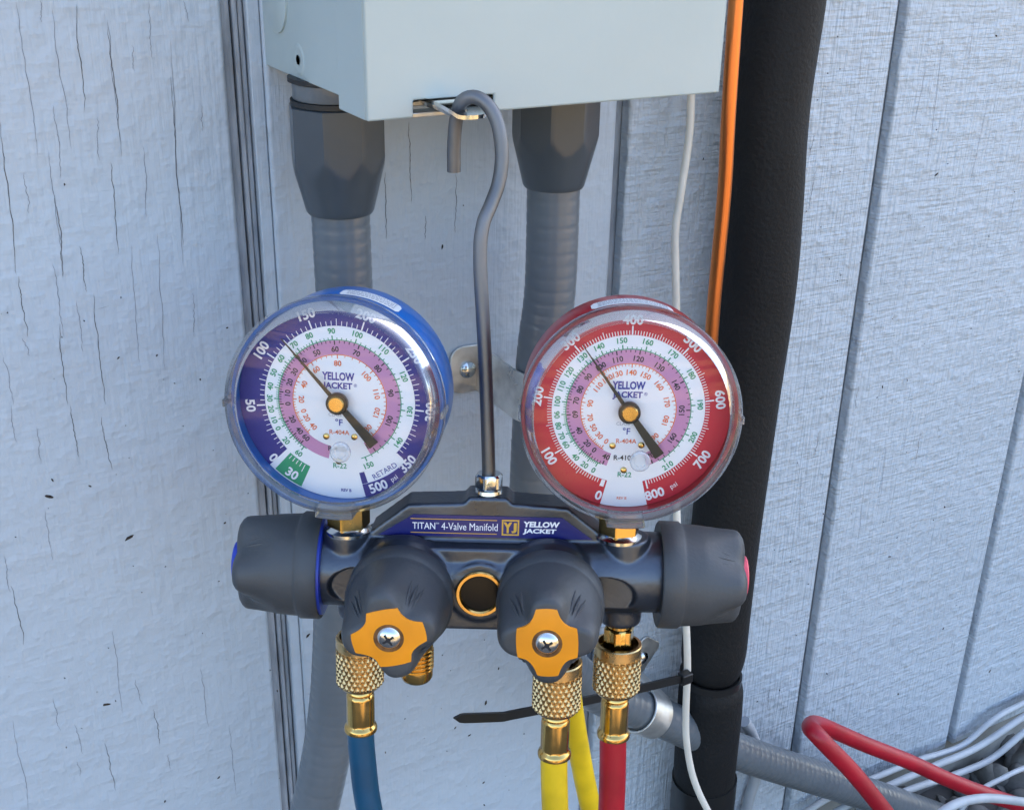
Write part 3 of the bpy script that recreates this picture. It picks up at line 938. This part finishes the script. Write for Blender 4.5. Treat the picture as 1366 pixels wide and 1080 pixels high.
def knob(name, mx, rot, insert, label, side):
    if side: mx = mx @ Matrix.Diagonal((1, 1, .95, 1))
    DP, ED = (6.0, 2.6) if side else (6.4, 1.5)
    CT = 0.86 if side else 0.72
    kb = part(name, moved(knob_geo(33, 20.2 if side else 19.6, rot, DP, ED, CT), mx), M['rubber'], smooth=50)
    kb['label'] = label
    # grip creases in the scallops
    gr = []
    for q in range(4):
        a0 = rot + math.pi / 4 + q * math.pi / 2
        for da in (-0.16, 0.0, 0.16):
            pts = []
            for k in range(7):
                h = 20 + k * 1.7
                t = max(0, (h - 33 * .36) / (33 * .64)); tt = (h - 9.2) / 23.8
                r = 19.0 - 1.5 * tt - ED * max(0, (tt - CT) / (1 - CT)) ** 2.4 - DP * (max(0, (t - .22) / .78) if side else t) ** 1.15 * 0.97
                pts.append(Vector((math.cos(a0 + da * (1 - .35 * k / 6)) * r, math.sin(a0 + da * (1 - .35 * k / 6)) * r, h)))
            gr.append(tube(pts, 0.3, 6, lambda s, a: 0.62 * math.sin(math.pi * min(1, max(0.03, s / 11)))))
    part('grip_ridge', moved(join(*gr), mx), M['rubber'], kb)
    if side:
        part('end_cap', moved(lathe([(8.2, 32.6), (8.2, 34.6), (7.6, 35.2), (0.3, 35.3)], 40), mx), insert, kb)
        if insert is M['blue_p']: part('skirt_ring', moved(lathe([(17.4, -1.0), (18.5, -0.8), (18.7, 0.3), (17.0, 0.3)], 64), mx), insert, kb)
        return kb
    # four-lobed orange insert, dished over the face
    V, Fc = [], []
    q1 = [(13.9, -2.8), (14.2, -1.4), (14.3, 0), (14.2, 1.4), (13.9, 2.8)]
    for k in range(1, 10):
        t = k / 10
        q1.append(((1 - t) ** 2 * 13.6 + 2 * t * (1 - t) * 5.6 + t * t * 5.8, (1 - t) ** 2 * 3.4 + 2 * t * (1 - t) * 5.0 + t * t * 9.6))
    q1 += [(5.4, 10.2), (3.0, 10.5), (0, 10.6)]
    half = q1[2:] + [(-x_, y_) for x_, y_ in reversed(q1[2:-1])]
    outl = half + [(x_, -y_) for x_, y_ in reversed(half[1:-1])]
    n, rings = len(outl), 9
    cr_, sr_ = math.cos(rot), math.sin(rot)
    for i in range(rings + 2):
        s = min(1, i / rings)
        for (ox, oy) in outl:
            ox, oy = ox * cr_ - oy * sr_, ox * sr_ + oy * cr_
            ro = math.hypot(ox, oy)
            rr = 5.2 + (ro - 5.2) * s
            h = 34.0 - 0.011 * max(0, rr - 6) ** 2
            if i == rings + 1: h -= 1.8
            V.append((rr * ox / ro, rr * oy / ro, h))
    rings += 1
    for i in range(rings):
        for k in range(n):
            l = (k + 1) % n
            Fc.append((i * n + k, i * n + l, (i + 1) * n + l, (i + 1) * n + k))
    wellb = lathe([(5.25, 33.9), (5.0, 32.6), (0.2, 32.5)], 48)
    ins_ = part('insert', moved((V, Fc), mx), M['orange'], kb, smooth=50)
    part('screw_recess', moved(wellb, mx), M['grime'], kb)
    scr = lathe([(4.4, 32.7), (4.4, 33.3), (3.9, 34.3), (2.7, 35.1), (1.2, 35.45), (0.1, 35.5)], 40)
    part('screw', moved(scr, mx), M['zinc'], kb)
    cr = []
    for a in (0.6, 0.6 + math.pi / 2):
        q = Matrix.Rotation(a, 4, 'Z')
        cr.append(moved(box(-2.2, 2.2, -0.36, 0.36, 34.8, 35.56), q))
    cr.append(lathe([(0.9, 34.9), (0.9, 35.58), (0.1, 35.58)], 12))
    part('screw_slot', moved(join(*cr), mx), M['dark'], kb, smooth=0)
    return kb
def axis_mx(loc, direction, up=(0, 0, 1)):
    d = Vector(direction).normalized()
    u = Vector(up); x_ = u.cross(d).normalized(); y_ = d.cross(x_)
    return Matrix(((x_.x, y_.x, d.x, loc[0]), (x_.y, y_.y, d.y, loc[1]), (x_.z, y_.z, d.z, loc[2]), (0, 0, 0, 1)))
knob('valve_knob', axis_mx((-62, 0, -0.5), (-1, 0, 0.01)), 0.06, M['blue_p'], 'grey rubber side knob with a blue end cap', True)
knob('valve_knob', axis_mx((64.5, 0, -0.8), (1, 0, -0.005)), -0.05, M['pink_p'], 'grey rubber side knob with a pink end cap', True)
knob('valve_knob', axis_mx((KX[0], -17, -3.6), (-0.03, -1, -0.02)), 0.23, None, 'grey front knob with orange insert above the blue hose', False)
knob('valve_knob', axis_mx((KX[1] + 0.8, -17, -3.8), (-0.06, -1, -0.03)), 1.62, None, 'grey front knob with orange insert above the yellow hose', False)

# hook rod with nut
inv = MF.inverted()
def hk(px, py, y): return inv @ at(px, py, y) * 1000
hp = [Vector((0, 0, 27)), Vector((-0.2, 0, 40)), Vector((-2.2, 0, 80)), Vector((-4.6, 0, 116))]
hp += [hk(644, 302, .3565), hk(655, 273, .3585), hk(665, 245, .360), hk(669.5, 212, .3615), hk(667, 178, .3635), hk(659, 153, .366), hk(646, 136, .369), hk(631, 129.5, .3725), hk(617, 135, .376), hk(610.5, 150, .379), hk(607, 172, .3805), hk(605.5, 200, .381), hk(605.5, 229, .381)]
part('hook_rod', tube(spline(hp, 1.2), 2.5, 24), M['rod'], smooth=50)
def hexr(af, a, rot=0.0):
    s = math.pi / 3
    b_ = (a + rot + s / 2) % s - s / 2
    return af / math.cos(b_)
def hexnut(c, z0, z1, af, rot=0.0, ch=0.8):
    prof = [(af * .95, z0), (af * 1.17, z0 + ch), (af * 1.17, z1 - ch), (af * .95, z1)]
    return lathe(prof, 72, 'Z', c, lambda r, h, a: min(r, hexr(af, a, rot)))
part('lock_nut', hexnut((0, 0, 0), 32.2, 38.0, 4.6, 0.3), M['zinc'], smooth=28)
part('washer', lathe([(4.9, 30.2), (5.2, 30.6), (5.0, 31.9), (4.2, 32.1)], 40), M['zinc'])

# ------------------------------------------------------------------ gauges
def polar(r, a): return r * math.cos(R(a)), r * math.sin(R(a))
def tick(r0, r1, a, w, y):
    c, s = math.cos(R(a)), math.sin(R(a))
    p = [(r0, -w), (r1, -w), (r1, w), (r0, w)]
    return [(q[0] * c - q[1] * s, y, q[0] * s + q[1] * c) for q in p], [(0, 1, 2, 3)]
def num(s, r, a, h, y, bold=.01, wide=1.0):
    x_, z_ = polar(r, a)
    rot = a - 90 if math.sin(R(a)) > 0.03 else a + 90
    return letters(s, x_, z_, h, rot, y, bold=bold, wide=wide)
def ang(c, lst):
    """positions read off the photo around a dial centre -> (text, angle)"""
    return [(t, math.degrees(math.atan2((c[1] - y_) / 0.965, x_ - c[0]))) for t, x_, y_ in lst]
CR_ = (512, 566); CL_ = (515, 556)
scales = {
 'red': dict(
  green=ang(CR_, [('0', 380, 818), ('20', 340, 800), ('40', 300, 768), ('60', 255, 718), ('70', 232, 682), ('80', 214, 640), ('90', 206, 592), ('100', 207, 533), ('110', 222, 468), ('120', 252, 408), ('130', 305, 345), ('140', 375, 300), ('150', 470, 272), ('160', 580, 278), ('170', 690, 325), ('180', 772, 408), ('190', 812, 538), ('200', 790, 675), ('210', 685, 790)]),
  black=ang(CR_, [('40', 430, 760), ('0', 378, 735), ('20', 345, 710), ('40', 308, 655), ('60', 288, 588), ('70', 290, 530), ('80', 302, 482), ('90', 335, 430), ('100', 388, 385), ('110', 458, 357), ('120', 543, 357), ('130', 630, 388), ('140', 702, 460), ('150', 728, 562), ('160', 697, 675), ('170', 605, 748)]),
  orange=ang(CR_, [('0', 425, 700), ('30', 390, 680), ('50', 365, 645), ('70', 345, 602), ('90', 343, 540), ('110', 375, 467), ('120', 415, 430), ('130', 458, 412), ('140', 517, 407), ('150', 578, 420), ('160', 635, 462), ('170', 672, 530), ('180', 668, 605), ('190', 627, 680)])),
 'blue': dict(
  green=ang(CL_, [('60', 340, 780), ('20', 285, 733), ('0', 255, 682), ('10', 238, 650), ('20', 222, 605), ('30', 214, 560), ('40', 213, 508), ('50', 228, 448), ('60', 258, 385), ('70', 318, 320), ('80', 385, 278), ('90', 485, 258), ('100', 597, 275), ('110', 705, 335), ('120', 790, 440), ('130', 820, 582), ('140', 775, 720), ('150', 640, 825)]),
  black=ang(CL_, [('60', 375, 710), ('40', 350, 682), ('20', 318, 640), ('0', 300, 578), ('10', 295, 533), ('20', 300, 487), ('30', 320, 440), ('40', 355, 390), ('50', 420, 355), ('60', 500, 340), ('70', 590, 355), ('80', 677, 415), ('90', 733, 510), ('100', 735, 628), ('110', 650, 735)]),
  orange=ang(CL_, [('40', 400, 668), ('20', 376, 632), ('0', 360, 605), ('20', 348, 557), ('40', 358, 492), ('60', 410, 418), ('80', 510, 393), ('100', 632, 447), ('110', 677, 518), ('120', 685, 597), ('130', 640, 672)])),
}
def un(lst):
    out = []
    for t, a in lst:
        out.append((t, a + 360 if a < -85 else a))
    return out
def gauge(kind, gx, gz, yaw, roll=0.0):
    red = kind == 'red'
    g0 = Matrix.Translation((gx, -5, gz)) @ Matrix.Rotation(R(yaw), 4, 'Z') @ Matrix.Rotation(R(roll), 4, 'X') @ Matrix.Translation((0, 5, 0))
    def gp(name, vf, m_, parent, smooth=35, bevel=None): return part(name, moved(vf, g0), m_, parent, smooth, bevel)
    case = gp('gauge', lathe([(35.3, -13.2), (36.9, -13.2), (37.0, -19.5), (37.2, -20), (37.2, -21.6), (36.2, -21.8), (36.3, -13.6), (36.9, -12.5), (36.9, 6.5), (36.2, 8.6), (34.5, 9.4), (0.5, 9.4)][6:] , 96, 'Y', caps=False), M['case_red' if red else 'case_blue'], mani)
    case['label'] = 'red high-pressure gauge' if red else 'blue low-pressure gauge'
    gp('inner_wall', lathe([(36.3, -13.8), (37.8, -13.8), (37.8, -19.4), (36.5, -19.4)], 96, 'Y', closed=True), M['case_red' if red else 'case_blue'], case)
    # clear lens: rim and window
    gp('lens_rim', lathe([(34.8, -22.4), (38.0, -16.0), (38.3, -16.0), (38.3, -25.0), (37.6, -26.8), (35.8, -27.8), (34.0, -27.4), (33.6, -26.4), (34.8, -25.4)][1:] , 96, 'Y', closed=True), M['lens_rim'], case)
    gp('lens', lathe([(33.9, -26.9), (20, -27.4), (8, -27.6), (0.2, -27.65)], 96, 'Y', caps=False), M['lens'], case, smooth=80)
    for a in (180, 0, 270):
        w_ = 0.17 if a == 270 else 0.035
        V, Fc = [], []
        n = 8
        r0, r1 = (36.5, 40.6) if a == 270 else (37.9, 38.9)
        y0, y1 = -26.5, -15.5
        for k in range(n + 1):
            t = R(a) + w_ * (2 * k / n - 1)
            c, s = math.cos(t), math.sin(t)
            V += [(r0 * c, y0, r0 * s), (r1 * c, y0 + .6, r1 * s), (r1 * c, y1, r1 * s), (r0 * c, y1, r0 * s)]
        for k in range(n):
            b0, b1 = 4 * k, 4 * k + 4
            for i in range(4):
                j = (i + 1) % 4
                Fc.append((b0 + i, b0 + j, b1 + j, b1 + i))
        Fc += [(0, 1, 2, 3), (4 * n + 3, 4 * n + 2, 4 * n + 1, 4 * n)]
        gp('lens_tab', (V, Fc), M['lens_tab'], case, bevel=0.0004)
    # dial
    Y0 = -15.2
    gp('dial', lathe([(36.2, Y0 + .6), (36.2, Y0), (0.3, Y0)], 96, 'Y'), M['dial'], case, smooth=30)
    y1, y2, y3 = Y0 - .08, Y0 - .16, Y0 - .24
    RI = 27.0
    if red:
        p2a = lambda p: 254 - 0.41 * p
        gp('scale_band', ring(RI, 36.2, -76.5, 256.5, y1), M['d_red'], case, 0)
        bt = [tick(RI + .1, RI + (3.2 if p % 100 == 0 else 2.4 if p % 50 == 0 else 1.6), p2a(p), .26 if p % 100 == 0 else .13, y2) for p in range(10, 801, 5)]
        bt += [ring(RI + .1, RI + 2.6, 252.3, 255.2, y2)]
        bt += [num(str(p), 32.4 if 100 <= p <= 700 else 32.8, p2a(p) + (3.5 if p == 800 else 0), 3.6, y2, .032) for p in range(100, 801, 100)] + [num('0', 33.2, 254, 3.6, y2, .032), num('psi', 33.0, 302.5 - 360, 2.3, y2, .005)]
        gp('psi_print', join(*bt), M['d_white'], case, 0)
    else:
        p2a = lambda p: 224.0 - 0.7585 * p
        gp('scale_band', join(ring(RI, 36.2, -41.5, 224.0, y1), ring(31.4, 36.2, -75.5, -41.7, y1), ring(RI, 31.3, -75.5, -71.5, y1)), M['d_blue'], case, 0)
        gp('vacuum_block', ring(RI + .2, 35.8, 227.8, 246, y1), M['d_green'], case, 0)
        bt = [tick(RI + .1, RI + (3.2 if p % 50 == 0 else 2.5 if p % 25 == 0 else 1.7), p2a(p), .26 if p % 50 == 0 else .13, y2) for p in range(5, 351, 5)]
        bt += [num(str(p), 32.5, p2a(p), 3.6, y2, .032) for p in range(50, 351, 50)] + [num('0', 33.2, 222.3, 3.6, y2, .032), num('30', 33.2, 237.5, 3.6, y2, .032), num('500', 33.7, -66.0, 3.6, y2, .032), num('psi', 33.8, -54.5, 2.3, y2, .005)]
        bt += [tick(RI + .5, RI + k, a, .14, y2) for a, k in ((230, 2.2), (233, 2.2), (236, 2.2), (239, 2.2), (242, 3.6))]
        gp('psi_print', join(*bt), M['d_white'], case, 0)
        gp('retard_print', join(num('RETARD', 29.5, -57, 1.9, y2, 0), ring(31.35, 31.6, -71, -44, y2)), M['d_navy'], case, 0)
    S = scales[kind]
    gr, bk, og = un(S['green']), un(S['black']), un(S['orange'])
    def span(l): return min(a for _, a in l), max(a for _, a in l)
    def ticks_for(l, r0, rmin, rmaj, w, y):
        o_ = []
        a_s = [a for _, a in l]
        for i, a in enumerate(a_s):
            o_.append(tick(r0, rmaj, a, w * 1.5, y))
            if i + 1 < len(a_s):
                for k in (1, 2, 3, 4):
                    o_.append(tick(r0, rmin, a + (a_s[i + 1] - a) * k / 5, w, y))
        return o_
    lo_, hi_ = span(bk)
    gp('pink_band', ring(17.0, 21.8, lo_ - 6, hi_ + (4 if red else 30), y1), M['d_pink'], case, 0)
    lo2, hi2 = span(gr)
    gp('green_print', join(*([ring(21.85, 22.15, lo2 - 4, hi2 + 3, y1)] + ticks_for(gr, 22.1, 22.9, 23.6, .13, y2) + [num(t, 25.2, a, 2.05, y2, .022) for t, a in gr] + [letters('R-22', -.2, -23.9, 1.9, 0, y2, bold=.01)])), M['d_green'], case, 0)
    gp('black_print', join(*(ticks_for(bk, 21.8, 20.9, 20.3, .14, y2) + [num(t, 18.75, a, 2.05, y2, .025) for t, a in bk] + [letters('R-410A', -.4, -17.6, 1.9, 0, y2, bold=.015)])), M['d_black'], case, 0)
    lo3, hi3 = span(og)
    gp('orange_print', join(*([ring(16.65, 16.95, lo3 - 4, hi3 + 3, y1)] + ticks_for(og, 16.7, 15.9, 15.4, .11, y2) + [num(t, 13.7, a, 2.0, y2, .02) for t, a in og] + [letters('R-404A', -.2, -11.4, 1.7, 0, y2, bold=.008)] + ([letters('REV B', -.8, -32.8, 1.0, 0, y2, bold=.01)] if red else []))), M['d_orange'], case, 0)
    nv = [letters('YELLOW', -.3, 9.0, 3.0, 0, y2, w=11.6, bold=.035), letters('JACKET', -.6, 5.3, 3.0, 0, y2, w=10.6, bold=.035), letters('\u00b0F', -.3, -7.7, 2.5, 0, y2, bold=.012), letters('CLASS 1.0', -.4, -5.0, 1.2, 0, y2)]
    nv += [letters('\u00ae', 5.8, 6.0, 1.2, 0, y2)]
    if not red: gp('revision_print', letters('REV B', 2.0, -33.0, 1.1, 0, y2, bold=.02), M['d_navy'], case, 0)
    gp('brand_print', join(*nv[:2]), M['d_navy'], case, 0)
    gp('unit_print', nv[2], M['d_navy'], case, 0)
    gp('class_print', nv[3], M['ink_grey'], case, 0)
    gp('registered_mark', nv[4], M['d_navy'], case, 0)
    # stop pins, needle, hub
    for (a, b_) in ((-5.0, -13.2), (-.6, -22.2), (5.2, -12.8)):
        gp('dial_screw', lathe([(1.15, Y0), (1.1, Y0 - .5), (.5, Y0 - .8), (.05, Y0 - .8)], 20, 'Y', (a, 0, b_)), M['brass'], case)
    na = 126.0 if red else 131.5
    npoly = [(-19.5, -1.9), (-3, -1.1), (0, -.8), (10, -.55), (29.5, -.12), (29.5, .12), (10, .55), (0, .8), (-3, 1.1), (-19.5, 1.9)]
    c, s = math.cos(R(na)), math.sin(R(na))
    gp('needle', prism([(q[0] * c - q[1] * s, q[0] * s + q[1] * c) for q in npoly], -18.4, -17.9), M['needle'], case, 0)
    gp('needle_hub', lathe([(3.9, -17.7), (3.9, -19.2), (3.4, -19.6), (2.9, -19.6)], 40, 'Y'), M['needle'], case)
    gp('needle_pin', lathe([(2.9, -19.4), (2.9, -20.1), (2.5, -20.4), (.1, -20.4)], 40, 'Y'), M['brass'], case)
    gp('lens_plug', lathe([(3.6, -27.1), (3.6, -28.4), (3.1, -28.9), (2.2, -28.9), (2.0, -28.4), (.1, -28.4)], 32, 'Y', (3.4, 0, -14.6)), M['lens_plug'], case)
    # sticker on top of the case
    V, Fc = [], []
    a0, a1 = (66, 112) if red else (58, 92)
    for k in range(25):
        t = R(a0 + (a1 - a0) * k / 24)
        e = 1.0 if 0 < k < 24 else .6
        for yy in (-5.5 - 4.5 * e, -5.5 + 4.5 * e):
            V.append((37.08 * math.cos(t), yy, 37.08 * math.sin(t)))
    Fc = [(2 * k, 2 * k + 1, 2 * k + 3, 2 * k + 2) for k in range(24)]
    st = gp('sticker', (V, Fc), M['sticker'], case, 60)
    rn = random.Random(5)
    V, Fc = [], []
    for row in range(4):
        t = a0 + 3
        while t < a1 - 4:
            w_ = rn.uniform(.6, 2.2)
            n = len(V)
            for tt in (t, t + w_):
                for yy in (-8.4 + row * 1.9, -7.5 + row * 1.9):
                    V.append((37.15 * math.cos(R(tt)), yy, 37.15 * math.sin(R(tt))))
            Fc.append((n, n + 1, n + 3, n + 2))
            t += w_ + .5
    gp('sticker_print', (V, Fc), M['ink_grey'], case, 0)
    # stem
    stz = 16.2 - gz
    def sp(name, vf, m_, sm=30): return obj(name, scale(moved(vf, Matrix.Translation((gx, -5, gz))), MM), m_, case, sm)
    sp('stem', hexnut((0, 0, 0), stz + 1.6, stz + 18, 6.9, .25, .6), M['brass'], 28)
    sp('stem_seat', lathe([(8.6, stz - .6), (8.6, stz + .6), (7.2, stz + 1.5), (6.8, stz + 2.2)], 40), M['zinc'])
    return case
gauge('blue', -51.6, 68.6, -6.5)
gauge('red', 48.6, 68.0, 1.0)

# ------------------------------------------------------------------ ports and hoses
def knurl(c, z0, z1, r, nseg=192, nz=44, teeth=24):
    V, Fc = [], []
    rows = []
    H = z1 - z0
    rows.append((r - 1.4, z1, 0)); rows.append((r - .3, z1 - .2, 0)); rows.append((r, z1 - .7, 0)); rows.append((r, z1 - 4.2, 0)); rows.append((r - .5, z1 - 4.5, 0)); rows.append((r - .5, z1 - 5.0, 0))
    for k in range(nz + 1):
        rows.append((r + .1, z1 - 5.2 - (H - 7.8) * k / nz, 1))
    rows += [(r - .7, z0 + 2.2, 0), (r - 1.6, z0 + .9, 0), (r - 3.4, z0, 0)]
    pitch = 2 * math.pi * r / teeth
    def tri(q):
        q = q % 1.0
        return 1 - abs(2 * q - 1)
    for (rr, h, kn) in rows:
        for k in range(nseg):
            a = 2 * math.pi * k / nseg
            d = 0
            if kn:
                u = a / (2 * math.pi) * teeth; v = h / pitch * .62
                d = -.75 * (1 - min(1, 1.9 * min(tri(u + v), tri(u - v))))
            V.append(((rr + d) * math.cos(a) + c[0], (rr + d) * math.sin(a) + c[1], h))
    n = len(rows)
    for i in range(n - 1):
        for k in range(nseg):
            l = (k + 1) % nseg
            Fc.append((i * nseg + k, i * nseg + l, (i + 1) * nseg + l, (i + 1) * nseg + k))
    return V, Fc
def port(c, name='port', ztop=-19.5):
    part(name, hexnut((c[0], c[1], 0), -34, ztop - 3.5, 5.3, .3, .6), M['brass'], smooth=28)
    part(name + '_collar', lathe([(4.6, ztop + 1), (4.6, ztop - 3.3)], 32, 'Z', (c[0], c[1], 0)), M['brass'])
P_B, P_C, P_Y, P_R = (-48.8, 0), (-26.7, 0), (27.4, -15), (51.2, 0)
for q in (P_B, P_C, P_Y, P_R): port(q)
cap = [(6.2, -29.6)]
z = -30.0
prof = [(6.4, -29.9), (6.4, -33.6), (5.9, -34.0)]
z = -34.2
for k in range(5):
    prof += [(5.9, z), (6.7, z - .55), (6.7, z - .85), (5.9, z - 1.4)]; z -= 1.7
prof += [(6.3, z), (6.3, z - 3.2), (5.6, z - 4.6), (4.2, z - 5.6), (.3, z - 5.8)]
part('flare_cap', lathe(prof, 48, 'Z', (P_C[0], P_C[1], 0)), M['brass'], smooth=30)

def hose(label, name, c, m_, pts, rad, grp):
    """knurled coupling, crimped ferrule and rubber tube; pts are the tube's course after the ferrule (world)"""
    root = empty(name, MF @ Matrix.Translation((c[0] * MM, c[1] * MM, -26 * MM)))
    tag(root, label, 'hose', grp)
    def hp_(nm, vf, mm, sm=35): return obj(nm, scale(moved(vf, Matrix.Translation((0, 0, 26))), MM), mm, root, sm)
    hp_('coupling_nut', knurl((0, 0), -51.8, -29.6, 9.2), M['brass_k'], 25)
    r = rad
    def facet(rr, h, a):
        if not (-67.5 < h < -55.4): return rr
        q = math.pi / 5
        return rr * (1 + 0.012 * math.cos(10 * a))
    hp_('ferrule', lathe([(4.6, -51.2), (5.4, -52.2), (5.6, -53.2), (4.9, -54.2), (r + .15, -55.0), (r + .2, -55.8), (r + .2, -66.4), (r + .15, -67.0), (r + .3, -67.6), (r + .9, -68.2), (r + 1.25, -69.2), (r + 1.15, -70.4), (r + .2, -70.8)], 80, rfun=facet), M['brass'], 35)
    path = [Vector((p[0] - c[0], p[1] - c[1], p[2] + 26)) * MM for p in [(c[0], c[1], -69), (c[0], c[1], -74)] + pts]
    obj('hose_tube', tube(spline(path, 0.002), r * MM, 28), m_, root, 60)
    return root
G3 = 'hoses on the manifold'
hose('blue hose with knurled brass coupling under the left front knob', 'refrigerant_hose', P_B, M['hose_b'], [(-48.2, 0, -84), (-46.2, 0, -104), (-40, 1, -140), (-30, 3, -175)], 5.3, G3)
hose('yellow hose with knurled brass coupling under the right front knob', 'refrigerant_hose', P_Y, M['hose_y'], [(27.9, -15, -84), (28.9, -15, -100), (31.5, -15, -140), (36, -14, -175)], 5.2, G3)
hose('red hose with knurled brass coupling below the right gauge', 'refrigerant_hose', P_R, M['hose_r'], [(51.6, 0, -84), (52.0, 0, -104), (52, 0, -140), (51, 1, -175)], 5.3, G3)
o = obj('refrigerant_hose', tube(spline([at(758, 900, .372), at(764, 950, .372), at(776, 1020, .372), at(790, 1085, .372), at(815, 1180, .372)], .003), 0.0052, 24), M['hose_y'])
tag(o, 'plain yellow hose length slanting down behind the yellow coupling', 'hose')
